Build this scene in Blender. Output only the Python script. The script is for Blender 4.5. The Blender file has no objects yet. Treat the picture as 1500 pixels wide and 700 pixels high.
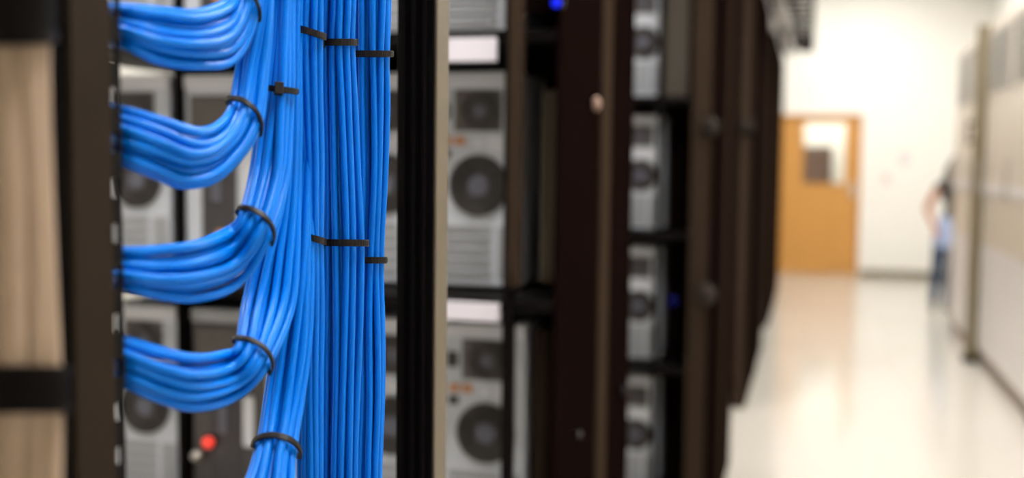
import bpy, bmesh, math, random
from mathutils import Vector, Matrix, Euler

random.seed(7)
scene = bpy.context.scene
C = scene.collection

# ------------------------------------------------------------------ camera
FPX = 1600.0                       # focal length in pixels of the 1500 x 700 frame
CAM = Vector((0.0, 0.0, 1.40))
ROLL = math.radians(0.65)
VPX, VPY = 440.0, 110.0            # vanishing point of the aisle, from the frame centre (right, up)
_u = math.cos(ROLL) * VPX - math.sin(ROLL) * VPY
_v = math.sin(ROLL) * VPX + math.cos(ROLL) * VPY
_th = math.atan(_v / FPX)
_ps = math.atan(_u / FPX * math.cos(_th))
FWD = Vector((-math.sin(_ps) * math.cos(_th), math.cos(_ps) * math.cos(_th), -math.sin(_th)))
_R0 = Vector((math.cos(_ps), math.sin(_ps), 0))
_U0 = _R0.cross(FWD)
RGT = _R0 * math.cos(ROLL) + _U0 * math.sin(ROLL)
UPV = _U0 * math.cos(ROLL) - _R0 * math.sin(ROLL)
cam_data = bpy.data.cameras.new('camera')
cam = bpy.data.objects.new('camera', cam_data)
C.objects.link(cam)
cam.matrix_world = Matrix(((RGT.x, UPV.x, -FWD.x, CAM.x), (RGT.y, UPV.y, -FWD.y, CAM.y),
                           (RGT.z, UPV.z, -FWD.z, CAM.z), (0, 0, 0, 1)))
cam_data.sensor_width = 36.0
cam_data.lens = FPX / 1500.0 * 36.0
cam_data.clip_start = 0.05
cam_data.clip_end = 60
cam_data.dof.use_dof = True
cam_data.dof.focus_distance = 0.86
cam_data.dof.aperture_fstop = 2.9
scene.camera = cam

# ------------------------------------------------------------------ world, exposure
world = bpy.data.worlds.new('world')
scene.world = world
world.use_nodes = True
world.node_tree.nodes['Background'].inputs[0].default_value = (0.9, 0.95, 1.0, 1)
world.node_tree.nodes['Background'].inputs[1].default_value = 0.15
scene.view_settings.view_transform = 'Standard'
scene.view_settings.look = 'None'
scene.view_settings.gamma = 1.0
scene.view_settings.use_curve_mapping = False
scene.view_settings.exposure = 0.0
LIGHT = 37.0                        # emission of the ceiling light panels


# ------------------------------------------------------------------ helpers
def ray(px, py):
    return FWD + RGT * ((px - 750.0) / FPX) + UPV * ((350.0 - py) / FPX)


def at_z(px, py, z):               # point seen at a pixel, at distance z along the view axis
    return CAM + ray(px, py) * z


def at_x(px, py, x):
    d = ray(px, py)
    return CAM + d * ((x - CAM.x) / d.x)


def at_y(px, py, y):
    d = ray(px, py)
    return CAM + d * ((y - CAM.y) / d.y)


def at_floor(px, py, z=0.0):
    d = ray(px, py)
    return CAM + d * ((z - CAM.z) / d.z)


MATS = {}


def mat(name, col, rough=0.5, metal=0.0, var=0.06, scale=12.0, bump=0.0, bscale=60.0, spec=0.5, emit=None, estr=0.0, stretch=None):
    if name in MATS:
        return MATS[name]
    m = bpy.data.materials.new(name)
    m.use_nodes = True
    nt = m.node_tree
    b = nt.nodes['Principled BSDF']
    b.inputs['Roughness'].default_value = rough
    b.inputs['Metallic'].default_value = metal
    b.inputs['Specular IOR Level'].default_value = spec
    tc = nt.nodes.new('ShaderNodeTexCoord')
    mp = nt.nodes.new('ShaderNodeMapping')
    if stretch:
        mp.inputs['Scale'].default_value = stretch
    nt.links.new(tc.outputs['Object'], mp.inputs['Vector'])
    nz = nt.nodes.new('ShaderNodeTexNoise')
    nz.inputs['Scale'].default_value = scale
    nz.inputs['Detail'].default_value = 4
    nt.links.new(mp.outputs['Vector'], nz.inputs['Vector'])
    mx = nt.nodes.new('ShaderNodeMix')
    mx.data_type = 'RGBA'
    mx.inputs[6].default_value = (*[max(0, c * (1 - var)) for c in col], 1)
    mx.inputs[7].default_value = (*[min(1, c * (1 + var)) for c in col], 1)
    nt.links.new(nz.outputs['Fac'], mx.inputs[0])
    nt.links.new(mx.outputs[2], b.inputs['Base Color'])
    if bump > 0:
        n2 = nt.nodes.new('ShaderNodeTexNoise')
        n2.inputs['Scale'].default_value = bscale
        nt.links.new(mp.outputs['Vector'], n2.inputs['Vector'])
        bp = nt.nodes.new('ShaderNodeBump')
        bp.inputs['Strength'].default_value = bump
        bp.inputs['Distance'].default_value = 0.002
        nt.links.new(n2.outputs['Fac'], bp.inputs['Height'])
        nt.links.new(bp.outputs['Normal'], b.inputs['Normal'])
    if emit:
        b.inputs['Emission Color'].default_value = (*emit, 1)
        b.inputs['Emission Strength'].default_value = estr
    MATS[name] = m
    return m


def link_mesh(name, me, m, parent=None):
    o = bpy.data.objects.new(name, me)
    C.objects.link(o)
    if m is not None:
        if isinstance(m, (list, tuple)):
            for k in m:
                me.materials.append(k)
        else:
            me.materials.append(m)
    if parent is not None:
        o.parent = parent
    return o


def tag(o, label=None, cat=None, group=None, kind=None):
    if label:
        o['label'] = label
    if cat:
        o['category'] = cat
    if group:
        o['group'] = group
    if kind:
        o['kind'] = kind
    return o


def thing(name, label, cat, loc=(0, 0, 0), rz=0.0, group=None):
    o = bpy.data.objects.new(name, None)
    C.objects.link(o)
    o.empty_display_size = 0.05
    o.location = loc
    o.rotation_euler = (0, 0, rz)
    return tag(o, label, cat, group)


def copy_tree(o, parent=None):
    c = o.copy()
    C.objects.link(c)
    c.parent = parent
    for ch in list(o.children):
        copy_tree(ch, c)
    return c


class MB:
    """collects shapes of one part"""
    def __init__(self):
        self.bm = bmesh.new()

    def box(self, lo, hi, bev=0.0, seg=1):
        vs = [self.bm.verts.new((x, y, z)) for x in (lo[0], hi[0]) for y in (lo[1], hi[1]) for z in (lo[2], hi[2])]
        fs = []
        for idx in ((0, 1, 3, 2), (4, 6, 7, 5), (0, 4, 5, 1), (2, 3, 7, 6), (0, 2, 6, 4), (1, 5, 7, 3)):
            fs.append(self.bm.faces.new([vs[i] for i in idx]))
        if bev > 0:
            es = set(e for f in fs for e in f.edges)
            bmesh.ops.bevel(self.bm, geom=list(es), offset=bev, segments=seg, affect='EDGES', profile=0.5)
        return self

    def tube(self, pts, r, n=8, cap=True):
        pts = [Vector(p) for p in pts]
        rad = r if isinstance(r, (list, tuple)) else [r] * len(pts)
        rings = []
        ref = None
        for i, p in enumerate(pts):
            t = (pts[min(i + 1, len(pts) - 1)] - pts[max(i - 1, 0)])
            if t.length < 1e-9:
                t = Vector((0, 0, 1))
            t.normalize()
            if ref is None:
                ref = Vector((1, 0, 0)) if abs(t.x) < 0.8 else Vector((0, 1, 0))
            a = (ref - t * ref.dot(t)).normalized()
            ref = a
            b = t.cross(a)
            rings.append([self.bm.verts.new(p + (a * math.cos(k * 2 * math.pi / n) + b * math.sin(k * 2 * math.pi / n)) * rad[i]) for k in range(n)])
        for i in range(len(rings) - 1):
            for k in range(n):
                f = self.bm.faces.new((rings[i][k], rings[i][(k + 1) % n], rings[i + 1][(k + 1) % n], rings[i + 1][k]))
                f.smooth = True
        if cap:
            self.bm.faces.new(list(reversed(rings[0])))
            self.bm.faces.new(rings[-1])
        return self

    def loop(self, pts, wdir, hw, ht):
        """closed strap: pts ring, wdir list of width directions, half width, thickness directions from centre"""
        n = len(pts)
        c = sum(pts, Vector()) / n
        rings = []
        for p, w in zip(pts, wdir):
            o = (p - c)
            o = (o - w * o.dot(w)).normalized()
            rings.append([self.bm.verts.new(p + w * a * hw + o * b * ht) for a, b in ((-1, 0), (1, 0), (1, 1), (-1, 1))])
        for i in range(n):
            A, B = rings[i], rings[(i + 1) % n]
            for k in range(4):
                f = self.bm.faces.new((A[k], A[(k + 1) % 4], B[(k + 1) % 4], B[k]))
                f.smooth = False
        return self

    def cyl(self, c, axis, r, h, n=16, r2=None):
        c = Vector(c)
        a = Vector(axis).normalized()
        self.tube([c, c + a * h], [r, r if r2 is None else r2], n)
        return self

    def ring(self, c, axis, r, tr, n=24, m=6):
        c = Vector(c)
        a = Vector(axis).normalized()
        u = a.orthogonal().normalized()
        v = a.cross(u)
        rings = []
        for i in range(n):
            t = 2 * math.pi * i / n
            d = u * math.cos(t) + v * math.sin(t)
            rings.append([self.bm.verts.new(c + d * (r + tr * math.cos(2 * math.pi * k / m)) + a * tr * math.sin(2 * math.pi * k / m)) for k in range(m)])
        for i in range(n):
            for k in range(m):
                f = self.bm.faces.new((rings[i][k], rings[(i + 1) % n][k], rings[(i + 1) % n][(k + 1) % m], rings[i][(k + 1) % m]))
                f.smooth = True
        return self

    def sphere(self, c, r, seg=12, rings=8, sc=(1, 1, 1)):
        mt = Matrix.Translation(Vector(c)) @ Matrix.Diagonal((*sc, 1))
        res = bmesh.ops.create_uvsphere(self.bm, u_segments=seg, v_segments=rings, radius=r, matrix=mt)
        for v in res['verts']:
            for f in v.link_faces:
                f.smooth = True
        return self

    def build(self, name, m, parent=None):
        bmesh.ops.recalc_face_normals(self.bm, faces=self.bm.faces[:])
        me = bpy.data.meshes.new(name)
        self.bm.to_mesh(me)
        self.bm.free()
        return link_mesh(name, me, m, parent)


def boxpart(name, m, parent, lo, hi, bev=0.0):
    return MB().box(lo, hi, bev).build(name, m, parent)


def struct(name, mb, m, label=None):
    o = mb.build(name, m)
    tag(o, label, None, None, 'structure')
    return o


# ------------------------------------------------------------------ materials
M_wall = mat('wall_paint', (0.84, 0.82, 0.765), 0.8, var=0.02, scale=3)
M_ceil = mat('ceiling_paint', (0.85, 0.83, 0.78), 0.9, var=0.02)
M_base = mat('baseboard_vinyl', (0.22, 0.19, 0.13), 0.5)
M_blue = mat('blue_pvc', (0.0, 0.165, 0.70), 0.30, var=0.10, scale=30, bump=0.06, bscale=500, spec=0.13)
M_tan = mat('tan_pvc', (0.30, 0.215, 0.15), 0.6, spec=0.2, var=0.18, scale=18)
M_tie = mat('black_nylon', (0.012, 0.008, 0.007), 0.42, spec=0.25, bump=0.1, bscale=900)
M_black = mat('black_powder_coat', (0.005, 0.004, 0.004), 0.55, spec=0.05, bump=0.05, bscale=400)
M_brown = mat('brown_powder_coat', (0.022, 0.015, 0.010), 0.6, spec=0.04, var=0.12, scale=25, bump=0.06, bscale=300)
M_bronze = mat('bronze_edge', (0.13, 0.105, 0.07), 0.45, spec=0.3, var=0.1, scale=20)
M_panel = mat('dark_brown_panel', (0.006, 0.003, 0.0025), 0.6, spec=0.0, var=0.15, scale=4)
M_trim = mat('panel_trim', (0.036, 0.024, 0.017), 0.6, spec=0.0)
M_greytrim = mat('grey_trim', (0.07, 0.06, 0.05), 0.6, spec=0.03)
M_beige = mat('beige_strip', (0.10, 0.08, 0.055), 0.5, spec=0.2)
M_case = mat('tower_case', (0.60, 0.63, 0.70), 0.45, var=0.04)
M_caseg = mat('tower_case_dark', (0.075, 0.068, 0.066), 0.5)
M_caselip = mat('tower_light_lip', (0.74, 0.75, 0.80), 0.45, var=0.03)
M_psu = mat('psu_plate', (0.12, 0.105, 0.10), 0.5)
M_fan = mat('fan_dark', (0.035, 0.03, 0.028), 0.5)
M_wire = mat('fan_wire', (0.11, 0.10, 0.098), 0.4, metal=0.6)
M_hub = mat('fan_hub', (0.12, 0.12, 0.16), 0.4)
M_slot = mat('slot_cover', (0.36, 0.37, 0.40), 0.4, metal=0.3)
M_io = mat('io_dark', (0.05, 0.045, 0.05), 0.5)
M_orange = mat('port_orange', (0.62, 0.28, 0.13), 0.5)
M_white = mat('white_plastic', (0.70, 0.66, 0.74), 0.5)
M_floor = None


def floor_material():
    m = bpy.data.materials.new('vinyl_floor')
    m.use_nodes = True
    nt = m.node_tree
    b = nt.nodes['Principled BSDF']
    tc = nt.nodes.new('ShaderNodeTexCoord')
    br = nt.nodes.new('ShaderNodeTexBrick')
    br.offset = 0.0
    br.inputs['Scale'].default_value = 1.0
    br.inputs['Brick Width'].default_value = 0.6
    br.inputs['Row Height'].default_value = 0.6
    br.inputs['Mortar Size'].default_value = 0.003
    br.inputs['Color1'].default_value = (0.52, 0.485, 0.435, 1)
    br.inputs['Color2'].default_value = (0.50, 0.465, 0.415, 1)
    br.inputs['Mortar'].default_value = (0.46, 0.425, 0.38, 1)
    nt.links.new(tc.outputs['Object'], br.inputs['Vector'])
    nz = nt.nodes.new('ShaderNodeTexNoise')
    nz.inputs['Scale'].default_value = 30
    nt.links.new(tc.outputs['Object'], nz.inputs['Vector'])
    mx = nt.nodes.new('ShaderNodeMix')
    mx.data_type = 'RGBA'
    mx.blend_type = 'MULTIPLY'
    mx.inputs[0].default_value = 0.08
    nt.links.new(br.outputs['Color'], mx.inputs[6])
    nt.links.new(nz.outputs['Color'], mx.inputs[7])
    nt.links.new(mx.outputs[2], b.inputs['Base Color'])
    b.inputs['Roughness'].default_value = 0.14
    return m


# ------------------------------------------------------------------ room shell
X0, X1, Y0, Y1, H = -3.6, 2.05, -2.6, 14.40, 3.80
struct('floor', MB().box((X0, Y0, -0.1), (X1, Y1 + 2.0, 0)), floor_material(), 'glossy cream vinyl tile floor of the aisle')
struct('ceiling', MB().box((X0, Y0, H), (X1, Y1 + 2.0, H + 0.1)), M_ceil)
struct('wall_left', MB().box((X0 - 0.1, Y0, 0), (X0, Y1, H)), M_wall)
struct('wall_right', MB().box((X1, Y0, 0), (X1 + 0.1, Y1, H)), M_wall)
struct('wall_behind', MB().box((X0, Y0 - 0.1, 0), (X1, Y0, H)), M_wall)
DL = -0.47                                    # door opening
DR = at_y(1259, 300, Y1).x
DT = at_y(1200, 168, Y1).z
wb = MB()
wb.box((X0, Y1, 0), (DL, Y1 + 0.12, H))
wb.box((DR, Y1, 0), (X1, Y1 + 0.12, H))
wb.box((DL, Y1, DT), (DR, Y1 + 0.12, H))
struct('wall_far', wb, M_wall, 'cream wall at the far end of the aisle')
bb = MB()
bb.box((DR + 0.02, Y1 - 0.015, 0), (X1, Y1, 0.085), 0.003)
bb.box((X0, Y1 - 0.015, 0), (DL - 0.02, Y1, 0.085), 0.003)
struct('baseboard_far', bb, M_base)
# corridor behind the door
cr = MB()
cr.box((DL - 0.8, Y1 + 1.9, 0), (DR + 0.8, Y1 + 2.0, H))
cr.box((DL - 0.9, Y1 + 0.12, 0), (DL - 0.8, Y1 + 2.0, H))
cr.box((DR + 0.8, Y1 + 0.12, 0), (DR + 0.9, Y1 + 2.0, H))
struct('wall_corridor', cr, M_wall)

# ceiling light panels
M_glow = mat('light_diffuser', (0.9, 0.9, 0.88), 0.5, emit=(1.0, 0.975, 0.93), estr=LIGHT)
lf = None


def ceiling_light(x, y, label, group):
    global lf
    if lf is None:
        lf = thing('ceiling_light', label, 'ceiling light', (0, 0, 0), 0, group)
        fr = MB()
        for lo, hi in (((-0.34, -0.64, -0.05), (-0.30, 0.64, 0)), ((0.30, -0.64, -0.05), (0.34, 0.64, 0)),
                       ((-0.30, -0.64, -0.05), (0.30, -0.60, 0)), ((-0.30, 0.60, -0.05), (0.30, 0.64, 0))):
            fr.box(lo, hi)
        fr.build('light_frame', M_ceil, lf)
        boxpart('diffuser', M_glow, lf, (-0.30, -0.60, -0.035), (0.30, 0.60, -0.02))
        o = lf
    else:
        o = copy_tree(lf)
    o.location = (x, y, H)
    tag(o, label, 'ceiling light', group)


for y, od in ((0.9, 'right above the camera'), (3.4, 'nearest ahead'), (5.8, 'second ahead'), (8.0, 'third ahead'), (10.2, 'fourth ahead'), (12.6, 'nearest the oak door')):
    ceiling_light(0.45, y, 'white fluorescent ceiling panel above the aisle, ' + od, 'ceiling panels above the aisle')
for y, od in ((1.1, 'first'), (4.6, 'second')):
    ceiling_light(-1.3, y, 'white fluorescent ceiling panel above the %s shelf rack' % od, 'ceiling panels above the racks')
ceiling_light(0.1, Y1 + 1.0, 'white ceiling panel added to light the corridor beyond the door', None)  # unseen panel added so the corridor wall shows bright through the pane

# ------------------------------------------------------------------ door
M_oak = mat('oak_veneer', (0.58, 0.28, 0.065), 0.4, var=0.14, scale=3.0, stretch=(6, 6, 0.6))
M_oakdark = mat('oak_frame', (0.50, 0.22, 0.045), 0.4, var=0.1, scale=3.0, stretch=(6, 6, 0.6))
M_steel = mat('brushed_steel', (0.62, 0.60, 0.56), 0.3, metal=0.9)
M_glass = bpy.data.materials.new('door_glass')
M_glass.use_nodes = True
_b = M_glass.node_tree.nodes['Principled BSDF']
_b.inputs['Base Color'].default_value = (0.92, 0.96, 0.94, 1)
_b.inputs['Roughness'].default_value = 0.03
_b.inputs['Transmission Weight'].default_value = 1.0
_b.inputs['IOR'].default_value = 1.1
door = thing('door_1', 'orange oak door with a glazed window at the aisle end', None, (0, 0, 0))
door['kind'] = 'structure'
fw = 0.055
df = MB()
df.box((DL, Y1 - 0.02, 0), (DL + fw, Y1 + 0.12, DT), 0.003)
df.box((DR - fw, Y1 - 0.02, 0), (DR, Y1 + 0.12, DT), 0.003)
df.box((DL, Y1 - 0.02, DT - fw), (DR, Y1 + 0.12, DT), 0.003)
df.build('door_frame', M_oakdark, door)
wl = at_y(1176, 220, Y1).x
wr = at_y(1240, 220, Y1).x
wt = at_y(1210, 178, Y1).z
wo = at_y(1210, 270, Y1).z
a0, a1, yd0, yd1 = DL + fw, DR - fw, Y1 + 0.01, Y1 + 0.055
lp = MB()
lp.box((a0, yd0, 0.01), (wl, yd1, DT - fw))
lp.box((wr, yd0, 0.01), (a1, yd1, DT - fw))
lp.box((wl, yd0, 0.01), (wr, yd1, wo))
lp.box((wl, yd0, wt), (wr, yd1, DT - fw))
lp.build('door_leaf', M_oak, door)
wf = MB()
wf.box((wl, yd0 - 0.01, wo), (wl + 0.015, yd1, wt))
wf.box((wr - 0.015, yd0 - 0.01, wo), (wr, yd1, wt))
wf.box((wl, yd0 - 0.01, wo), (wr, yd1, wo + 0.015))
wf.box((wl, yd0 - 0.01, wt - 0.015), (wr, yd1, wt))
win = wf.build('window_frame', M_oakdark, door)
boxpart('pane', M_glass, win, (wl + 0.015, yd0 + 0.018, wo + 0.015), (wr - 0.015, yd0 + 0.022, wt - 0.015))
hp = at_y(1250, 278, yd0)
hd = MB()
hd.box((hp.x - 0.03, yd0 - 0.008, hp.z - 0.10), (hp.x + 0.03, yd0, hp.z + 0.10), 0.004)
hd.cyl((hp.x, yd0 - 0.055, hp.z), (0, 1, 0), 0.011, 0.05)
hd.tube([(hp.x, yd0 - 0.05, hp.z), (hp.x - 0.06, yd0 - 0.055, hp.z), (hp.x - 0.11, yd0 - 0.05, hp.z)], 0.010)
hd.build('door_handle', M_steel, door)
# dark block added behind the pane for the dark part of its reflection
lk = thing('backdrop', 'dark brown backdrop added behind the door window', 'backdrop', ((wl + wr) / 2 - 0.10, Y1 + 1.85, 0))
ltop = at_y(1200, 214, Y1 + 1.4).z
boxpart('backdrop_body', mat('backdrop_paint', (0.10, 0.06, 0.05), 0.5), lk, (-0.22, -0.45, 0), (0.22, 0, ltop), 0.006)
boxpart('backdrop_front', mat('backdrop_front_paint', (0.12, 0.075, 0.06), 0.45), lk, (-0.20, -0.462, 0.06), (0.20, -0.45, ltop - 0.04), 0.003)
MB().box((0.12, -0.48, 0.95), (0.14, -0.462, 1.10), 0.003).build('handle', M_steel, lk)

# small plates on the far wall
for (px, py, w, h, lab, nm, c) in ((1325, 232, 0.11, 0.17, 'small beige notice plate on the far wall, upper of two', 'wall_plate', (0.66, 0.60, 0.48)),
                                   (1298, 262, 0.085, 0.12, 'small pinkish switch plate on the far wall beside the door', 'switch_plate', (0.72, 0.58, 0.50))):
    p = at_y(px, py, Y1)
    t = thing(nm, lab, 'wall plate', (p.x, Y1, p.z))
    boxpart('plate', mat(nm + '_plastic', c, 0.5), t, (-w / 2, -0.012, -h / 2), (w / 2, 0, h / 2), 0.003)
    if nm == 'switch_plate':
        boxpart('rocker', M_white, t, (-0.016, -0.018, -0.032), (0.016, -0.012, 0.032), 0.002)
    else:
        boxpart('plate_inset', M_white, t, (-w / 2 + 0.014, -0.014, -h / 2 + 0.014), (w / 2 - 0.014, -0.012, h / 2 - 0.014), 0.001)

# ------------------------------------------------------------------ cabinets on the right of the aisle
M_cream = mat('cream_enamel', (0.66, 0.58, 0.48), 0.35, var=0.03, scale=2)
M_creamlow = mat('white_enamel', (0.74, 0.70, 0.68), 0.35, var=0.03, scale=2)
M_louver = mat('grey_louver', (0.30, 0.28, 0.25), 0.5)
M_plinth = mat('plinth_brown', (0.30, 0.22, 0.17), 0.5)
M_olive = mat('olive_bronze', (0.17, 0.135, 0.075), 0.4)
CX = 1.16
CH = 2.36


def air_cabinet(y0, y1, label):
    t = thing('air_cabinet', label, 'cabinet', (CX, (y0 + y1) / 2, 0), 0, None)
    d = 0.85
    L = (y1 - y0) / 2
    boxpart('body', M_cream, t, (0.012, -L, 0.10), (d, L, CH), 0.006)
    boxpart('plinth', M_plinth, t, (0.03, -L + 0.01, 0), (d - 0.02, L - 0.01, 0.10))
    n = max(1, round((y1 - y0) / 0.95))
    w = 2 * L / n
    for k in range(n):
        a, b = -L + k * w + 0.008, -L + (k + 1) * w - 0.008
        dr = boxpart('door', M_cream, t, (0, a, 0.86), (0.02, b, 1.84), 0.004)
        MB().box((-0.03, b - 0.09, 1.20), (-0.018, b - 0.07, 1.44), 0.003).box((-0.02, b - 0.088, 1.21), (0.0, b - 0.072, 1.23)).box((-0.02, b - 0.088, 1.41), (0.0, b - 0.072, 1.43)).build('handle', M_steel, dr)
        boxpart('lower_panel', M_creamlow, t, (0, a, 0.12), (0.02, b, 0.85), 0.004)
        g = MB()
        g.box((0, a, 1.86), (0.02, a + 0.03, CH - 0.03)).box((0, b - 0.03, 1.86), (0.02, b, CH - 0.03))
        g.box((0, a, 1.86), (0.02, b, 1.89)).box((0, a, CH - 0.06), (0.02, b, CH - 0.03))
        gr = g.build('grille_frame', M_cream, t)
        for i in range(9):
            z = 1.90 + i * 0.045
            boxpart('slat', M_louver, gr, (0.002, a + 0.03, z), (0.014, b - 0.03, z + 0.032))
    boxpart('name_band', M_creamlow, t, (-0.006, -L + 0.01, 1.205), (0.0, L - 0.01, 1.275), 0.002)
    return t


yA = at_x(1437, 300, CX).y
far_end = at_x(1396, 300, CX).y
air_cabinet(yA + 0.06, far_end, 'cream cabinet with grey louvres at the far end of the right side')
air_cabinet(yA - 3.0, yA - 0.06, 'nearest cream cabinet on the right, cut off by the frame edge')
# upright bronze post between the two cabinets
ps = thing('upright_post', 'olive bronze post standing between the two cream cabinets', 'post', (CX - 0.035, yA, 0))
boxpart('shaft', M_olive, ps, (-0.03, -0.05, 0), (0.05, 0.05, CH + 0.02), 0.006)
boxpart('foot', M_black, ps, (-0.045, -0.065, 0), (0.034, 0.065, 0.05), 0.005)
MB().box((-0.075, -0.02, 1.55), (-0.06, 0.02, 1.72), 0.004).box((-0.065, -0.015, 1.56), (-0.028, 0.015, 1.58)).box((-0.065, -0.015, 1.69), (-0.028, 0.015, 1.71)).build('handle', M_black, ps)

# ------------------------------------------------------------------ computer towers
TW, TH, TD = 0.168, 0.412, 0.42


def fan(parent, name, c, r, blades=7):
    f = MB()
    f.cyl((c[0], 0.004, c[1]), (0, -1, 0), r, 0.006, 32)
    fo = f.build(name, M_fan, parent)
    w = MB()
    k = 5
    for i in range(1, k + 1):
        w.ring((c[0], -0.006, c[1]), (0, 1, 0), r * (0.34 + 0.64 * i / k), 0.0016, 28, 5)
    for i in range(4):
        a = math.pi / 4 + i * math.pi / 2
        w.tube([(c[0] + math.cos(a) * r * 0.3, -0.0065, c[1] + math.sin(a) * r * 0.3), (c[0] + math.cos(a) * r * 1.04, -0.0055, c[1] + math.sin(a) * r * 1.04)], 0.0016, 5)
    w.build('wire_guard', M_wire, fo)
    MB().cyl((c[0], 0, c[1]), (0, -1, 0), r * 0.36, 0.0075, 20).build('hub', M_hub, fo)
    return fo


def make_tower(dark=False, low=False):
    t = thing('computer_tower', 'x', 'computer')
    hw = TW / 2
    boxpart('case', M_caseg if low else M_case, t, (-hw, 0.0, 0.006), (hw, TD, TH - 0.014), 0.004)
    boxpart('top_lip', M_slot if low else M_caselip, t, (-hw, -0.006, TH - 0.030), (hw, TD, TH), 0.004)
    ft = MB()
    for sx in (-1, 1):
        for y in (0.05, TD - 0.05):
            ft.cyl((sx * (hw - 0.025), y, 0), (0, 0, 1), 0.012, 0.008, 10)
    ft.build('feet', M_io, t)
    if not dark:
        p = boxpart('power_supply', M_psu, t, (-0.045, -0.004, 0.300), (0.047, 0.01, 0.378), 0.002)
        fan(p, 'supply_fan', (0.006, 0.338), 0.037)
        boxpart('socket', M_io, t, (-0.076, -0.004, 0.322), (-0.054, 0.002, 0.352), 0.002)
        for i, (x, z, m) in enumerate(((-0.060, 0.282, M_orange), (-0.034, 0.282, M_orange), (0.004, 0.278, M_caselip), (-0.062, 0.258, M_io))):
            boxpart('port', m, t, (x - 0.010, -0.004, z - 0.008), (x + 0.010, 0.002, z + 0.008), 0.001)
        boxpart('io_label', M_caselip, t, (0.020, -0.002, 0.262), (0.050, 0.001, 0.290))
        fan(t, 'cooling_fan', (0.004, 0.198), 0.058)
        for i in range(5):
            boxpart('slot_cover', M_slot, t, (-0.070, -0.003, 0.022 + i * 0.021), (0.030, 0.002, 0.038 + i * 0.021), 0.001)
        boxpart('vent_plate', M_slot, t, (0.042, -0.003, 0.022), (0.074, 0.002, 0.122), 0.001)
    else:
        boxpart('rear_panel', M_io, t, (-0.045, -0.004, 0.03), (0.035, 0.01, 0.27), 0.003)
        if not low:
            boxpart('port', M_orange, t, (-0.010, -0.009, 0.075), (0.022, -0.004, 0.098), 0.002)
        boxpart('port', M_hub, t, (-0.020, -0.009, 0.155), (0.000, -0.004, 0.215), 0.002)
        if low:
            boxpart('side_strip', M_caselip, t, (0.034, -0.006, 0.13), (0.058, 0.002, 0.235), 0.003)
        else:
            boxpart('side_strip', M_caselip, t, (0.045, -0.006, 0.04), (0.070, 0.002, 0.36), 0.003)
        boxpart('power_supply', M_psu, t, (-0.070, -0.004, 0.30), (0.03, 0.004, 0.37), 0.002)
    return t


tower_a = make_tower()
tower_b = make_tower(True)
tower_c = make_tower(True, True)
used = {'a': False, 'b': False, 'c': False}


def place_tower(x, y, z, label, group, kind='a', rz=0.0):
    src = {'a': tower_a, 'b': tower_b, 'c': tower_c}[kind]
    if not used[kind]:
        used[kind] = True
        o = src
    else:
        o = copy_tree(src)
    o.location = (x, y, z)
    o.rotation_euler = (0, 0, rz)
    tag(o, label, 'computer', group)
    return o


# ------------------------------------------------------------------ shelf rows
LEV = [0.206, 0.680, 1.154, 1.628, 2.102]
XE = -0.42                                   # end panels face the aisle here
knob_n = 0


def shelf_row(y0, y1, label, grey=False, xl=-1.56, XE=XE):
    """shelving row: posts, shelf boards, back sheet and an end panel toward the aisle"""
    t = thing('shelf_rack', label, 'rack', (0, y0, 0))
    d = y1 - y0
    HT = 2.46
    for x in (xl, -0.523):
        for y in (0.0, d - 0.03):
            boxpart('post', M_black, t, (x, y, 0), (x + 0.018, y + 0.03, HT), 0.002)
    for z in LEV:
        boxpart('shelf_board', M_black, t, (xl, 0.005, z - 0.022), (XE - 0.012, d - 0.04, z), 0.002)
    boxpart('back_sheet', M_panel, t, (xl, d - 0.04, 0.05), (XE - 0.012, d - 0.032, HT))
    boxpart('top_board', M_panel, t, (xl, 0, HT), (XE, d, HT + 0.03), 0.003)
    # end panel in two leaves with a proud trim between them
    ym = d * 0.46
    boxpart('end_panel', M_panel, t, (XE - 0.010, 0.0, 0.03), (XE, ym, HT), 0.002)
    boxpart('end_panel', M_panel, t, (XE - 0.010, ym + 0.09, 0.03), (XE, d, HT), 0.002)
    boxpart('trim_strip', M_trim, t, (XE - 0.012, ym - 0.004, 0.03), (XE + 0.006, ym + 0.094, HT), 0.003)
    boxpart('front_flange', M_greytrim if grey else M_panel, t, (-0.510, 0.035, 1.63 if grey else 1.66), (-0.424, 0.05, HT))
    if XE > -0.4:
        boxpart('corner_pillar', M_trim, t, (-0.405, 0.0, 0.0), (XE - 0.012, 0.05, HT), 0.004)
    boxpart('inner_sheet', M_panel, t, (-0.505, 0.22, 0.03), (XE - 0.012, 0.23, HT))
    return t


R2 = 1.85
rack2 = shelf_row(R2, 2.64, 'black open shelf rack behind the blue cables, holding grey towers')
YT = R2 + 0.13
for lv in (1, 2, 3):
    boxpart('gap_shade', M_black, rack2, (-1.253, 0.12, LEV[lv]), (-1.237, 0.70, LEV[lv] + 0.43))  # black plate added to darken the gap beside the leftmost tower
# tower positions on the first shelf rack
names_x = ['leftmost tower of the shelf', 'second tower from the left', 'third tower from the left', 'fourth tower from the left', 'rightmost tower of the shelf']
xs = {1: [-1.338, -1.140, -0.972, -0.785, -0.593], 2: [-1.352, -1.152, -0.985, -0.800, -0.612], 3: [-1.345, -1.152, -0.98, -0.795, -0.605]}
levname = {1: 'lower shelf behind the cables', 2: 'middle shelf behind the cables', 3: 'upper shelf behind the cables'}
for lv in (1, 2, 3):
    for i, x in enumerate(xs[lv]):
        kd = ('c' if lv == 1 else 'b') if i == 1 else 'a'
        lab = ('dark-backed computer tower, ' if kd != 'a' else 'light grey computer tower, ') + names_x[i] + ', ' + levname[lv]
        place_tower(x, YT, LEV[lv], lab, 'computer towers on the first shelf rack', kd)

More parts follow.
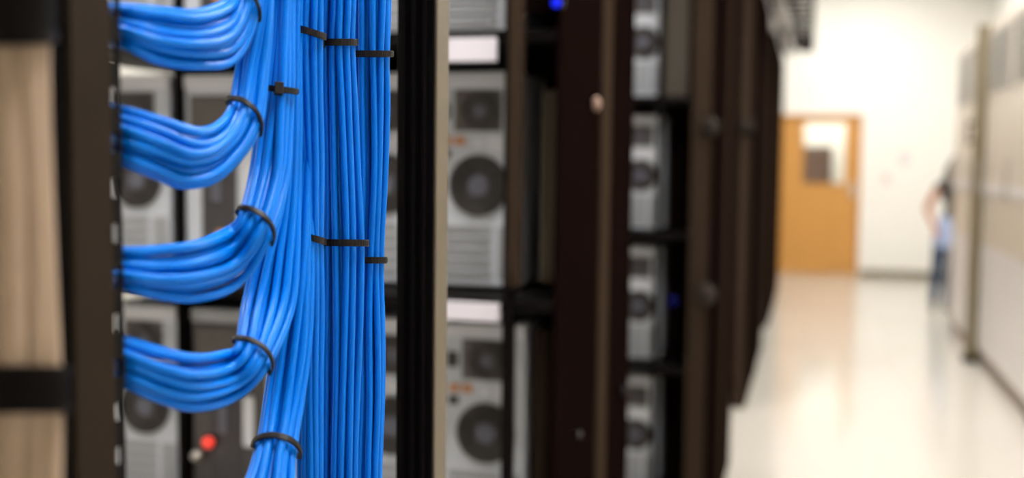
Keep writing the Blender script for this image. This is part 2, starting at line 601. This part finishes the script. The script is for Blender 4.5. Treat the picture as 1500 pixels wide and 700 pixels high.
# label cards on the shelf edges
for (px0, px1, py0, py1, lab) in ((656, 718, 56, 92, 'blank white card on the upper shelf edge beside the bronze post'), (654, 722, 441, 474, 'blank white card on the lower shelf edge beside the bronze post')):
    a = at_y(px0, py0, R2 - 0.004)
    b = at_y(px1, py1, R2 - 0.004)
    t = thing('shelf_card', lab, 'label card', ((a.x + b.x) / 2, R2, b.z))
    w = (b.x - a.x) / 2 + 0.012
    boxpart('card', M_white, t, (-w, -0.004, 0), (w, -0.001, a.z - b.z), 0.0008)
    boxpart('holder', M_black, t, (-w - 0.003, -0.0055, -0.003), (w + 0.003, 0.0, 0.003), 0.0008)

# upright strips beside the end panel
a, b = at_y(796, 130, 1.95), at_y(821, 415, 1.95)
st = tag(MB().box((a.x, 1.94, b.z), (b.x, 1.965, a.z), 0.004).box((a.x + 0.008, 1.936, b.z + 0.02), (b.x - 0.008, 1.94, a.z - 0.02), 0.001).build('mounting_strip', M_beige), 'upright beige strip between the black pole and dark end panel', 'strip')
a, b = at_y(785, 480, 1.95), at_y(808, 690, 1.95)
tag(MB().box((a.x, 1.94, b.z - 0.1), (b.x, 1.965, a.z), 0.004).box((a.x + 0.008, 1.936, b.z - 0.08), (b.x - 0.008, 1.94, a.z - 0.02), 0.001).build('mounting_strip', M_trim), 'dim brown upright strip below the beige strip', 'strip')
a, b = at_y(750, 0, 1.84), at_y(764, 420, 1.84)
tag(MB().box((a.x, 1.82, b.z), (b.x, 1.848, a.z + 0.5), 0.004).box((a.x + 0.003, 1.816, b.z + 0.02), (b.x - 0.003, 1.82, a.z + 0.4), 0.001).build('brown_upright', M_trim), 'brown upright rail beside the black pole of the shelf rack', 'rail')
# small blue light at the top
p = at_y(815, 4, 1.835)
bl = thing('indicator_light', 'small glowing blue indicator light near the top of the frame', 'light', p)
MB().sphere((0, 0, 0), 0.0085, 14, 10).build('lamp', mat('blue_led', (0.0, 0.0, 0.3), 0.5, spec=0.05, emit=(0.01, 0.03, 1.0), estr=0.9), bl)
MB().cyl((0, 0.004, 0), (0, 1, 0), 0.011, 0.02).build('socket', M_black, bl)
p = at_y(985, 441, 3.79)
bl2 = thing('indicator_light', 'dim dark blue indicator light beside the second rack towers', 'light', p)
MB().sphere((0, 0, 0), 0.016, 14, 10).build('lamp', mat('dim_blue_led', (0.002, 0.004, 0.07), 0.5, spec=0.05, emit=(0.01, 0.02, 0.5), estr=0.03), bl2)
MB().cyl((0, 0.006, 0), (0, 1, 0), 0.018, 0.02).build('socket', M_black, bl2)
# red light on the lower second tower
p = at_y(305, 648, YT - 0.015)
rl = thing('indicator_light', 'glowing red indicator light on the dark tower behind the cables', 'light', p)
MB().sphere((0, 0, 0), 0.0115, 14, 10).build('lamp', mat('red_led', (0.8, 0.05, 0.03), 0.3, emit=(1.0, 0.06, 0.04), estr=0.8), rl)
MB().cyl((0, 0.006, 0), (0, 1, 0), 0.014, 0.008).build('socket', M_black, rl)
p = at_y(288, 668, YT - 0.012)
kn = thing('connector', 'silver round connector just below the red indicator light', 'connector', p)
MB().sphere((0, 0, 0), 0.012, 14, 10).build('plug', M_steel, kn)
MB().cyl((0, 0, 0), (0, 1, 0), 0.008, 0.012).build('stem', M_black, kn)

# following rows
rows = [(3.8, 5.0, 'second shelf rack along the aisle, with a grey front flange', True),
        (6.3, 8.3, 'third dark brown shelf rack along the aisle', False),
        (9.5, 12.4, 'farthest dark brown shelf rack, nearest the oak door', False)]
for y0, y1, lab, g in rows:
    shelf_row(y0, y1, lab, g, XE=-0.325)
ordn = {0: 'bottom', 1: 'second from bottom', 2: 'third from bottom', 3: 'top'}
for lv in range(4):
    for i, x in enumerate((-0.60, -0.785)):
        place_tower(x, 3.8 + 0.13, LEV[lv], 'light grey tower on second shelf rack, %s shelf, %s' % (ordn[lv], 'nearest the aisle' if i == 0 else 'farther from the aisle'), 'computer towers on the second shelf rack')
    place_tower(-0.61, 6.3 + 0.13, LEV[lv], 'light grey tower on third shelf rack, %s shelf' % ordn[lv], 'computer towers on the third shelf rack')


def knob(px, py, r, c, label, y=None):
    p = at_x(px, py, XE) if y is None else at_y(px, py, y)
    t = thing('panel_knob', label, 'knob', p, 0.0 if y is None else -math.pi / 2)
    m = mat('knob_%d_%d_%d' % tuple(int(v * 2550) for v in c), c, 0.6, spec=0.1)
    MB().sphere((0.012, 0, 0), r, 14, 10, (0.6, 1, 1)).build('knob_cap', m, t)
    MB().cyl((-0.001, 0, 0), (1, 0, 0), r * 0.6, 0.012).build('stem', M_black, t)


knob(865, 152, 0.014, (0.36, 0.24, 0.19), 'pinkish round knob on the first dark end panel')
knob(840, 636, 0.008, (0.05, 0.045, 0.045), 'small dull grey knob low on the first end panel')
knob(908, 571, 0.013, (0.02, 0.018, 0.018), 'dark grey knob low on the first end panel by its rear edge')
knob(1040, 186, 0.034, (0.022, 0.016, 0.013), 'round brown knob high on the front pillar of the second rack', 3.8)
knob(1034, 431, 0.038, (0.030, 0.022, 0.018), 'round brown knob low on the front pillar of the second rack', 3.8)
knob(1094, 186, 0.045, (0.018, 0.013, 0.010), 'round brown knob on the front pillar of the third rack', 6.3)

# ------------------------------------------------------------------ overhead cable tray
TZ = 2.62
ty0, ty1 = 3.2, 12.3
tray = thing('cable_tray', 'black overhead cable tray running above the rack ends', 'cable tray', (0, ty0, TZ))
for x in (-0.47, -0.055):
    boxpart('side_rail', M_panel, tray, (x, 0, 0), (x + 0.03, ty1 - ty0, 0.12), 0.003)
for i in range(28):
    y = 0.1 + i * (ty1 - ty0 - 0.2) / 27
    boxpart('rung', M_panel, tray, (-0.445, y, 0.0), (-0.05, y + 0.04, 0.025), 0.002)
boxpart('end_plate', M_panel, tray, (-0.17, ty1 - ty0 - 0.02, -0.02), (-0.025, ty1 - ty0, 0.16), 0.003)
for y in (0.6, 3.0, 5.4, 7.6):
    for x in (-0.48, -0.02):
        MB().cyl((x, y, 0.05), (0, 0, 1), 0.006, H - TZ - 0.05, 8).build('hanger_rod', M_steel, tray)
M_silver = mat('silver_sheath', (0.55, 0.54, 0.55), 0.35, metal=0.2)
for i in range(7):
    x = -0.40 + i * 0.042
    pts = []
    for k in range(24):
        y = ty0 + 0.1 + k * (ty1 - ty0 - 0.4) / 23
        pts.append((x + 0.012 * math.sin(k * 0.9 + i * 2), y, TZ + 0.05 + 0.006 * math.sin(k * 1.3 + i)))
    tag(MB().tube(pts, 0.02, 8).build('tray_cable', M_silver), 'thick silver grey cable lying in the overhead tray', 'cable', 'silver cables in the overhead tray')

for (x, z, rr, lab) in ((-0.37, 2.545, 0.05, 'thick silver flexible conduit hung under the tray, nearest the rack tops'), (-0.255, 2.57, 0.04, 'thinner silver flexible conduit hung under the middle of the tray')):
    pts, rad = [], []
    for k in range(180):
        y = 4.0 + k * 0.045
        pts.append((x + 0.01 * math.sin(k * 0.11), y, z + 0.008 * math.sin(k * 0.17 + x)))
        rad.append(rr if k % 2 else rr * 0.88)
    t = thing('conduit', lab, 'conduit', (0, 0, 0))
    MB().tube(pts, rad, 12).build('sheath', M_silver, t)
    for k in range(5):
        MB().ring((x, 4.3 + k * 1.8, z), (0, 1, 0), rr + 0.006, 0.006, 20, 6).build('clamp', M_black, t)

# ------------------------------------------------------------------ foreground rack frame
XF = -0.35
frame = thing('cable_rack', 'dark steel cable rack frame nearest the camera, with blue cable bundles', 'rack', (0, 0, 0))
# left post: brown face to the aisle, black side
yl0 = at_x(113, 350, XF).y
yl1 = at_x(167, 350, XF).y
lpst = MB()
lpst.box((XF - 0.003, yl0 - 0.0022, 0), (XF, yl1, 2.25), 0.0005)
lpst.build('post_face', M_brown, frame)
boxpart('post_side', M_black, frame, (XF - 0.054, yl0 - 0.002, 0), (XF - 0.0006, yl0 + 0.004, 2.25))
# inner lip with square holes along the right edge of the left post
lip = MB()
zz = 0.02
ly0, ly1 = yl1, at_x(180, 350, XF - 0.005).y
lx0, lx1 = XF - 0.007, XF - 0.005
while zz < 2.2:
    lip.box((lx0, ly0, zz), (lx1, ly1, zz + 0.014))
    lip.box((lx0, ly0, zz + 0.014), (lx1, ly0 + 0.0022, zz + 0.024))
    lip.box((lx0, ly1 - 0.0022, zz + 0.014), (lx1, ly1, zz + 0.024))
    zz += 0.024
lip.build('punched_lip', M_black, frame)
# right post
yr0 = at_x(639, 350, XF).y
yr1 = at_x(656, 350, XF).y
boxpart('bronze_edge', M_bronze, frame, (XF - 0.004, yr0, 0), (XF, yr1, 2.25), 0.001)
pr = MB()
pr.box((XF - 0.040, yr0 - 0.003, 0), (XF - 0.002, yr0, 2.25), 0.0008)
for k in range(3):
    x = XF - 0.036 + k * 0.011
    pr.box((x, yr0 - 0.006, 0), (x + 0.004, yr0 - 0.003, 2.25), 0.0006)
pr.build('post_side', M_black, frame)
boxpart('post_rear', M_black, frame, (XF - 0.040, yr0, 0), (XF - 0.037, yr1, 2.25), 0.0008)
# beams and base
boxpart('top_beam', M_black, frame, (XF - 0.06, yl0, 2.25), (XF + 0.0, yr1, 2.31), 0.003)
boxpart('base_beam', M_black, frame, (XF - 0.06, yl0, 0.0), (XF - 0.05, yr1, 0.08), 0.003)
boxpart('side_panel', M_black, frame, (-1.0, yl0 + 0.004, 0.02), (XF - 0.052, yl0 + 0.010, 2.25))
boxpart('foot', M_black, frame, (XF - 0.25, yr0, 0.0), (XF - 0.04, yr1, 0.05), 0.003)


# ------------------------------------------------------------------ cable bundles
def crom(p0, p1, p2, p3, t):
    return 0.5 * ((2 * p1) + (p2 - p0) * t + (2 * p0 - 5 * p1 + 4 * p2 - p3) * t * t + (3 * p1 - p0 - 3 * p2 + p3) * t ** 3)


def plane_z(px, x=-0.365):
    """distance along the view axis at which the column of pixels px meets the rack plane"""
    d = ray(px, 350)
    return (x - CAM.x) / d.x


class Bundle:
    def __init__(self, ctrl, sub=5):
        """ctrl: (ax, ay, bx, by, z or None, depth half size in m)"""
        c, u, h, w = [], [], [], []
        for ax, ay, bx, by, z, dh in ctrl:
            zz = z if z else plane_z((ax + bx) / 2)
            A, B = at_z(ax, ay, zz), at_z(bx, by, zz)
            c.append((A + B) / 2)
            u.append((B - A) / 2)
            h.append(dh)
        self.c, self.u, self.h = [], [], []
        n = len(ctrl)
        for i in range(n - 1):
            i0, i3 = max(i - 1, 0), min(i + 2, n - 1)
            for k in range(sub):
                t = k / sub
                self.c.append(crom(c[i0], c[i], c[i + 1], c[i3], t))
                self.u.append(crom(u[i0], u[i], u[i + 1], u[i3], t))
                self.h.append(h[i] * (1 - t) + h[i + 1] * t)
        self.c.append(c[-1])
        self.u.append(u[-1])
        self.h.append(h[-1])
        self.sub = sub

    def at(self, f):                      # f in control-point units
        x = max(0.0, min(f * self.sub, len(self.c) - 1.001))
        i = int(x)
        t = x - i
        return (self.c[i].lerp(self.c[i + 1], t), self.u[i].lerp(self.u[i + 1], t), self.h[i] * (1 - t) + self.h[i + 1] * t)

    def point(self, f, a, b):
        c, u, h = self.at(f)
        v = (c - CAM).normalized()
        return c + u * a + v * (h * b)

    def cables(self, n, r, m, parent, name='cable', wob=0.10, sides=8, seed=0):
        rnd = random.Random(seed)
        # sunflower packing of the section, then relaxed
        pts = []
        no = int(round(n * 0.62))
        ni = n - no
        off = rnd.uniform(0, 6.28)
        for i in range(no):               # outer ring, a few sunk inward
            th = off + (i + rnd.uniform(-0.12, 0.12)) * 2 * math.pi / no
            rr = 1.0 - (rnd.uniform(0.0, 0.08) if rnd.random() < 0.62 else rnd.uniform(0.16, 0.38))
            pts.append([rr * math.cos(th), rr * math.sin(th)])
        for i in range(ni):
            th = off + 0.4 + i * 2 * math.pi / ni
            pts.append([0.45 * math.cos(th), 0.45 * math.sin(th)])
        objs = []
        L = len(self.c)
        for (pa, pb) in pts:
            ph = [rnd.uniform(0, 6.28) for _ in range(4)]
            fr = [rnd.uniform(0.10, 0.24) for _ in range(2)]
            path = []
            for j in range(L):
                c, u, h = self.c[j], self.u[j], self.h[j]
                v = (c - CAM).normalized()
                a = pa + wob * math.sin(j * fr[0] + ph[0])
                b = pb + wob * math.sin(j * fr[1] + ph[1])
                ul = u.length
                k = max(0.0, 1.0 - r / max(ul, 1e-6))
                kb = max(0.0, 1.0 - r / max(h, 1e-6))
                l = math.hypot(a, b)
                if l > 1:
                    a, b = a / l, b / l
                path.append(c + u * (a * k) + v * (h * b * kb))
            mb = MB()
            mb.tube(path, r, sides)
            objs.append(mb.build(name, m, parent))
        return objs

    def tie(self, f, parent, hw=0.0026, th=0.0013, bow=0.0, head=None, m=None, n=36, tilt=0.0, grow=1.03, name='cable_tie', label=None):
        ring, wd = [], []
        for k in range(n):
            t = 2 * math.pi * k / n
            a, b = math.cos(t), math.sin(t)
            # b < 0 faces the camera; the strap may bow along the bundle
            ff = f + bow * max(0.0, -b) + tilt * a
            c, u, h = self.at(ff)
            v = (c - CAM).normalized()
            ring.append(c + u * (a * grow) + v * (h * b * grow))
            d = (self.at(ff + 0.05)[0] - self.at(ff - 0.05)[0]).normalized()
            wd.append(d)
        mb = MB()
        mb.loop(ring, wd, hw, th)
        # grip teeth along the strap
        for k in range(0, n):
            p, q, w = ring[k], ring[(k + 1) % n], wd[k]
            c = self.at(f)[0]
            o = (p - c)
            o = (o - w * o.dot(w)).normalized()
            tdir = (q - p)
            for s in (0.2, 0.7):
                base = p + tdir * s + o * th
                vs = [base + w * (hw * 0.7 * sx) + tdir.normalized() * 0.0005 * sy + o * (0.0004 * sz) for sz in (0, 1) for sx, sy in ((-1, -1), (1, -1), (1, 1), (-1, 1))]
                bv = [mb.bm.verts.new(x) for x in vs]
                mb.bm.faces.new(bv[4:8])
                for e in range(4):
                    mb.bm.faces.new((bv[e], bv[(e + 1) % 4], bv[4 + (e + 1) % 4], bv[4 + e]))
        to = mb.build(name, m or M_tie, parent)
        if label:
            to['label'] = label
        if head is not None:
            t = head
            a, b = math.cos(t), math.sin(t)
            ff = f + bow * max(0.0, -b) + tilt * a
            p = self.point(ff, a * 1.06, b * 1.06)
            c = self.at(ff)[0]
            d = (self.at(ff + 0.05)[0] - self.at(ff - 0.05)[0]).normalized()
            o = (p - c)
            o = (o - d * o.dot(d)).normalized()
            s = d.cross(o)
            hb = MB()
            hb.box((-0.0045, -0.0032, -0.0005), (0.0045, 0.0032, 0.0042), 0.0006)
            ho = hb.build('tie_head', m or M_tie, to)
            ho.matrix_world = Matrix(((d.x, s.x, o.x, p.x), (d.y, s.y, o.y, p.y), (d.z, s.z, o.z, p.z), (0, 0, 0, 1)))
        return to


RC = 0.0027


def bundle_thing(ctrl, label, n, seed, ties=(), r=RC, m=None, name='cable_bundle', wob=0.07, sub=5, cat='cable bundle', group='blue cable bundles'):
    t = thing(name, label, cat, (0, 0, 0), 0, group)
    b = Bundle(ctrl, sub)
    b.cables(n, r, m or M_blue, t, 'cable', wob, 8, seed)
    for kw in ties:
        b.tie(parent=t, **kw)
    return t, b


FRONT = -math.pi / 2
# --- upright trunks at the right
up = 0.014
bundle_thing([(512, -1300, 577, -1300, 0.90, up), (511, -500, 577, -500, 0.89, up), (510, -150, 576, -150, 0.885, up), (509, 0, 575, 0, 0.88, up), (508, 79, 573, 79, 0.88, up), (510, 160, 573, 160, 0.88, up),
              (516, 260, 570, 260, 0.88, up), (515, 381, 564, 381, 0.88, 0.0125), (510, 470, 566, 470, 0.88, up), (512, 580, 565, 580, 0.88, up), (508, 700, 561, 700, 0.88, up), (506, 900, 560, 900, 0.885, up), (506, 1500, 560, 1500, 0.89, up)],
             'straight upright blue cable bundle, rightmost, beside the black post', 17, 1,
             [dict(f=4, head=None), dict(f=7, head=None, hw=0.0026)], wob=0.07)
bundle_thing([(472, -1300, 526, -1300, 0.86, up), (471, -500, 525, -500, 0.855, up), (470, -150, 524, -150, 0.85, up), (469, 0, 523, 0, 0.845, up), (467, 62, 521, 62, 0.845, up), (468, 160, 526, 160, 0.845, 0.015),
              (468, 260, 532, 260, 0.845, 0.016), (467, 355, 537, 356, 0.845, 0.016), (468, 470, 534, 470, 0.845, 0.016), (469, 580, 529, 580, 0.845, 0.015), (469, 700, 525, 700, 0.845, 0.015), (470, 900, 524, 900, 0.85, up), (470, 1500, 524, 1500, 0.86, up)],
             'straight upright blue cable bundle, second from the black post', 18, 2,
             [dict(f=4, head=math.pi + 0.75), dict(f=7, head=math.pi + 0.6)], wob=0.07)
# --- left trunk next to it
bundle_thing([(426, -1300, 479, -1300, 0.82, up), (426, -500, 478, -500, 0.82, up), (424, -150, 477, -150, 0.82, up), (423, 0, 476, 0, 0.815, up), (423, 42, 475, 48, 0.815, up), (428, 130, 475, 130, 0.815, up), (434, 240, 477, 240, 0.815, 0.013),
              (440, 347, 475, 350, 0.815, 0.013), (438, 450, 477, 450, 0.815, up), (434, 560, 476, 560, 0.815, up), (434, 700, 476, 700, 0.815, up), (434, 900, 476, 900, 0.82, up), (434, 1500, 477, 1500, 0.83, up)],
             'upright blue cable bundle at the left of the straight trunks', 16, 3,
             [dict(f=4, head=math.pi + 0.9, tilt=0.09), dict(f=7, head=math.pi + 0.8, tilt=0.04)])

# --- branches that sweep from the left post and turn upward
dl = 0.016
bundle_thing([(135, 2, 138, 70, 0.665, dl), (182, 4, 182, 74, 0.63, 0.017), (232, 8, 230, 96, 0.648, 0.019), (288, 12, 292, 105, None, 0.02), (330, -4, 345, 98, None, 0.019), (344, -28, 378, 32, None, 0.016),
              (350, -90, 386, -85, None, 0.015), (356, -300, 392, -300, None, 0.015), (362, -1400, 398, -1400, None, 0.015)],
             'topmost blue cable bundle curving from the left post up out of frame', 18, 4, r=0.0030, ties=[dict(f=5.05, bow=0.22, hw=0.002, head=None)])
bundle_thing([(140, 140, 140, 232, 0.665, dl), (182, 147, 182, 246, 0.63, 0.017), (238, 163, 226, 263, 0.648, 0.019), (292, 181, 270, 278, None, 0.02), (320, 172, 325, 262, None, 0.019), (334, 150, 380, 196, None, 0.016),
              (345, 90, 396, 100, 0.75, 0.015), (362, 20, 402, 25, 0.755, 0.014), (370, -60, 404, -60, 0.76, 0.014), (376, -300, 410, -300, 0.77, 0.014), (382, -1350, 416, -1350, 0.79, 0.014)],
             'second blue cable bundle from the top, sagging in a deep curve', 18, 5, r=0.0030, ties=[dict(f=5.0, bow=0.30, hw=0.002, head=None)])
bundle_thing([(140, 354, 140, 428, 0.665, dl), (182, 356, 182, 430, 0.63, 0.017), (235, 352, 232, 443, 0.648, 0.019), (290, 345, 290, 444, None, 0.02), (332, 328, 350, 422, None, 0.019), (348, 310, 397, 356, 0.72, 0.016),
              (362, 250, 427, 270, 0.75, 0.016), (373, 180, 432, 190, 0.765, 0.015), (386, 110, 434, 115, 0.775, 0.014), (396, 30, 432, 30, 0.785, 0.013), (400, -60, 434, -60, 0.79, 0.013), (404, -300, 438, -300, 0.80, 0.013), (408, -1330, 442, -1330, 0.81, 0.013)],
             'third blue cable bundle from the top, swept up into the trunk', 18, 6, r=0.0030, ties=[dict(f=5.0, bow=0.30, hw=0.002, head=None), dict(f=7.75, hw=0.0022, head=FRONT, label='short dark tie across the trunk')])
bundle_thing([(140, 484, 140, 566, 0.665, dl), (182, 490, 182, 570, 0.63, 0.017), (235, 506, 230, 592, 0.648, 0.019), (286, 514, 286, 607, None, 0.02), (330, 508, 345, 592, None, 0.019), (344, 500, 394, 545, 0.72, 0.016),
              (354, 440, 432, 460, 0.76, 0.016), (372, 370, 440, 380, 0.78, 0.015), (398, 290, 442, 290, 0.795, 0.014), (410, 190, 444, 190, 0.80, 0.013), (416, 80, 444, 80, 0.805, 0.013), (418, -60, 446, -60, 0.81, 0.013), (420, -300, 448, -300, 0.815, 0.013), (424, -1310, 452, -1310, 0.83, 0.013)],
             'fourth blue cable bundle from the top, with a tie at its bend', 18, 7, r=0.0030, ties=[dict(f=5.0, bow=0.30, hw=0.002, head=None)])
bundle_thing([(135, 850, 135, 930, 0.665, 0.017), (200, 845, 205, 940, 0.64, 0.018), (285, 800, 325, 890, 0.665, 0.018), (345, 720, 425, 760, 0.72, 0.017), (372, 652, 438, 668, 0.75, 0.016),
              (386, 580, 450, 590, 0.775, 0.016), (398, 500, 460, 505, 0.79, 0.015), (414, 420, 462, 420, 0.80, 0.014), (428, 320, 462, 320, 0.81, 0.013), (436, 200, 464, 200, 0.82, 0.013), (438, 0, 466, 0, 0.83, 0.013), (440, -300, 468, -300, 0.83, 0.013), (444, -1300, 472, -1300, 0.845, 0.013)],
             'lowest blue cable bundle, leaving the bottom of the frame', 18, 8, r=0.0030, ties=[dict(f=4.0, bow=0.28, hw=0.0022, head=None)])

# --- tan cables at the far left
tt, tb = bundle_thing([(-75, -900, 72, -900, 0.46, 0.03), (-75, -200, 72, -200, 0.46, 0.03), (-75, 40, 74, 40, 0.46, 0.028), (-72, 160, 80, 160, 0.46, 0.028), (-70, 300, 88, 300, 0.46, 0.028), (-68, 430, 92, 430, 0.46, 0.028),
                       (-66, 570, 93, 570, 0.46, 0.027), (-66, 720, 92, 720, 0.46, 0.028), (-66, 1000, 92, 1000, 0.46, 0.03), (-66, 1600, 92, 1600, 0.46, 0.03)],
                      'bundle of tan cables at the far left beside the brown post', 16, 9, (), r=0.0066, m=M_tan, wob=0.10, group='tan cable bundle')
del tt['group']
tb.tie(6.0, tt, hw=0.0095, th=0.002, grow=1.05, m=M_black, name='strap')
tb.tie(1.78, tt, hw=0.0170, th=0.002, grow=1.05, m=M_black, name='strap')

# ------------------------------------------------------------------ person at the cabinet end
M_skin = mat('skin', (0.48, 0.20, 0.11), 0.5)
M_jeans = mat('denim', (0.018, 0.045, 0.10), 0.8, var=0.2, scale=40)
M_shirt = mat('pale_blue_cotton', (0.34, 0.42, 0.62), 0.8)
M_top = mat('dark_vest', (0.03, 0.025, 0.022), 0.8)
M_shoe = mat('dark_shoe', (0.05, 0.045, 0.045), 0.6)
M_hair = mat('dark_hair', (0.03, 0.02, 0.015), 0.5)


def skin_mesh(name, verts, edges, radii, sub=2, root=0):
    me = bpy.data.meshes.new(name)
    me.from_pydata([Vector(v) for v in verts], edges, [])
    o = bpy.data.objects.new(name, me)
    C.objects.link(o)
    sk = o.modifiers.new('skin', 'SKIN')
    sk.use_smooth_shade = True
    lay = me.skin_vertices[0].data
    for i, r in enumerate(radii):
        lay[i].radius = r if isinstance(r, tuple) else (r, r)
        lay[i].use_root = (i == root)
    ss = o.modifiers.new('sub', 'SUBSURF')
    ss.levels = sub
    ss.render_levels = sub
    dg = bpy.context.evaluated_depsgraph_get()
    dg.update()
    m2 = bpy.data.meshes.new_from_object(o.evaluated_get(dg))
    bpy.data.objects.remove(o)
    m2.name = name
    for p in m2.polygons:
        p.use_smooth = True
    return m2


def person():
    foot = at_floor(1375, 455)
    t = thing('person', 'person in pale blue shirt and jeans leaning behind the far cream cabinet', 'person', (foot.x, foot.y, 0))
    V, E, Rr = [], [], []

    def add(p, r, prev=None):
        V.append(p)
        Rr.append(r)
        if prev is not None:
            E.append((prev, len(V) - 1))
        return len(V) - 1
    # x: image right, y: away from the camera; the figure leans to +x
    k = 1.50 / 1.70

    def P(x, y, z):
        return ((x + 0.10 * z) * k, y * k, z * k)
    pel = add(P(0, 0, 0.92), (0.135, 0.10))
    wst = add(P(0, 0, 1.08), (0.115, 0.085), pel)
    chs = add(P(0, 0, 1.26), (0.14, 0.10), wst)
    shl = add(P(0, 0, 1.38), (0.11, 0.08), chs)
    nck = add(P(0, 0, 1.46), 0.05, shl)
    jaw = add(P(0, -0.02, 1.53), (0.062, 0.07), nck)
    hed = add(P(0, -0.005, 1.60), (0.075, 0.088), jaw)
    top = add(P(0, 0, 1.67), (0.055, 0.065), hed)
    nose = add(P(0, -0.098, 1.575), 0.012, hed)
    for s in (-1, 1):
        hip = add(P(s * 0.085, 0, 0.84), 0.095, pel)
        kn_ = add(P(s * 0.075, -0.01, 0.48), 0.070, hip)
        cal = add(P(s * 0.072, 0.015, 0.33), 0.062, kn_)
        ank = add(P(s * 0.070, 0.01, 0.085), 0.046, cal)
        heel = add(P(s * 0.070, -0.02, 0.042), 0.040, ank)
        toe = add(P(s * 0.080, -0.17, 0.034), 0.030, heel)
        sh = add(P(s * 0.175, 0, 1.375), 0.055, shl)
        if s < 0:                       # near arm: elbow out, hand at the hip
            el = add(P(-0.27, 0.02, 1.10), 0.040, sh)
            wr_ = add(P(-0.175, -0.10, 0.93), 0.027, el)
            pm = add(P(-0.150, -0.115, 0.885), (0.036, 0.018), wr_)
            base = (-0.150, -0.115, 0.885)
            dirs = [(-0.020, -0.006, -0.085), (-0.004, -0.008, -0.092), (0.012, -0.006, -0.086), (0.026, 0.0, -0.066)]
            th_ = (-0.045, -0.020, -0.030)
        else:
            el = add(P(0.24, 0.03, 1.08), 0.040, sh)
            wr_ = add(P(0.25, -0.04, 0.85), 0.027, el)
            pm = add(P(0.25, -0.05, 0.79), (0.036, 0.018), wr_)
            base = (0.25, -0.05, 0.79)
            dirs = [(-0.024, -0.012, -0.088), (-0.008, -0.014, -0.097), (0.010, -0.012, -0.090), (0.025, -0.006, -0.070)]
            th_ = (-0.045, -0.025, -0.035)
        for d in dirs:
            r0 = add(P(base[0] + d[0] * 0.9, base[1] + d[1], base[2] + d[2] * 0.45), 0.0095, pm)
            r1 = add(P(base[0] + d[0], base[1] + d[1] * 1.6, base[2] + d[2] * 0.75), 0.0088, r0)
            add(P(base[0] + d[0] * 0.95, base[1] + d[1] * 2.6, base[2] + d[2]), 0.0075, r1)
        t0 = add(P(base[0] + th_[0] * 0.7, base[1] + th_[1] * 0.7, base[2] + th_[2] * 0.4 + 0.02), 0.011, pm)
        add(P(base[0] + th_[0], base[1] + th_[1], base[2] + th_[2]), 0.009, t0)
    Rr2 = [tuple(a * k for a in r) if isinstance(r, tuple) else r * k for r in Rr]
    me = skin_mesh('body', V, E, Rr2, 2, pel)
    o = link_mesh('body', me, None, t)
    me.materials.clear()
    for m in (M_skin, M_top, M_shirt, M_jeans, M_shoe):
        me.materials.append(m)
    for p in me.polygons:
        c = p.center / k
        x = c.x - 0.10 * c.z
        z = c.z
        arm = abs(x) > 0.165 + max(0, (1.38 - z)) * 0.02 or (z < 1.0 and abs(x) > 0.135 and c.y < -0.06)
        if z < 0.085:
            p.material_index = 4
        elif z > 1.44:
            p.material_index = 0
        elif arm and z > 0.66 and not (z > 1.33):
            p.material_index = 0
        elif z < 0.76:
            p.material_index = 3
        elif z < 1.02:
            p.material_index = 2
        else:
            p.material_index = 1
    # hem of the shirt: a skirted band around the hips
    hm = MB()
    ringv = []
    for (z, rx, ry) in ((1.04, 0.125, 0.10), (0.92, 0.155, 0.125), (0.80, 0.170, 0.135), (0.70, 0.172, 0.135)):
        ringv.append([hm.bm.verts.new(P(rx * math.cos(a * math.pi / 10), ry * math.sin(a * math.pi / 10), z)) for a in range(20)])
    for i in range(3):
        for a in range(20):
            f = hm.bm.faces.new((ringv[i][a], ringv[i][(a + 1) % 20], ringv[i + 1][(a + 1) % 20], ringv[i + 1][a]))
            f.smooth = True
    hm.build('shirt_hem', M_shirt, t)
    # hair: cap and long strands down the back and shoulder
    hr = MB()
    hr.sphere(P(0, 0.018, 1.615), 0.098 * k, 18, 12, (0.95, 1.0, 1.05))
    for i in range(9):
        a = -0.9 + i * 0.23
        x = 0.085 * math.sin(a * 1.6)
        hr.tube([P(x, 0.06, 1.62), P(x * 1.2, 0.10, 1.50), P(x * 1.35, 0.115, 1.36), P(x * 1.3, 0.11, 1.20)], [0.026, 0.03, 0.028, 0.012], 6)
    for i in range(3):
        hr.tube([P(-0.075 - 0.01 * i, 0.03, 1.60), P(-0.095 - 0.01 * i, 0.0, 1.48), P(-0.10 - 0.012 * i, -0.06, 1.34), P(-0.095 - 0.01 * i, -0.085, 1.20)], [0.02, 0.024, 0.022, 0.01], 6)
    hr.build('hair', M_hair, t)
    for s in (-1, 1):
        MB().sphere(P(s * 0.030, -0.088, 1.605), 0.011 * k, 10, 8).build('eye', mat('eye_dark', (0.03, 0.02, 0.02), 0.2), t)
        MB().sphere(P(s * 0.078, 0.0, 1.585), 0.020 * k, 10, 8, (0.5, 0.8, 1.4)).build('ear', M_skin, t)
    MB().sphere(P(0, -0.086, 1.535), 0.014 * k, 10, 8, (1.6, 0.5, 0.45)).build('mouth', mat('lips', (0.45, 0.14, 0.12), 0.4), t)
    return t


person()
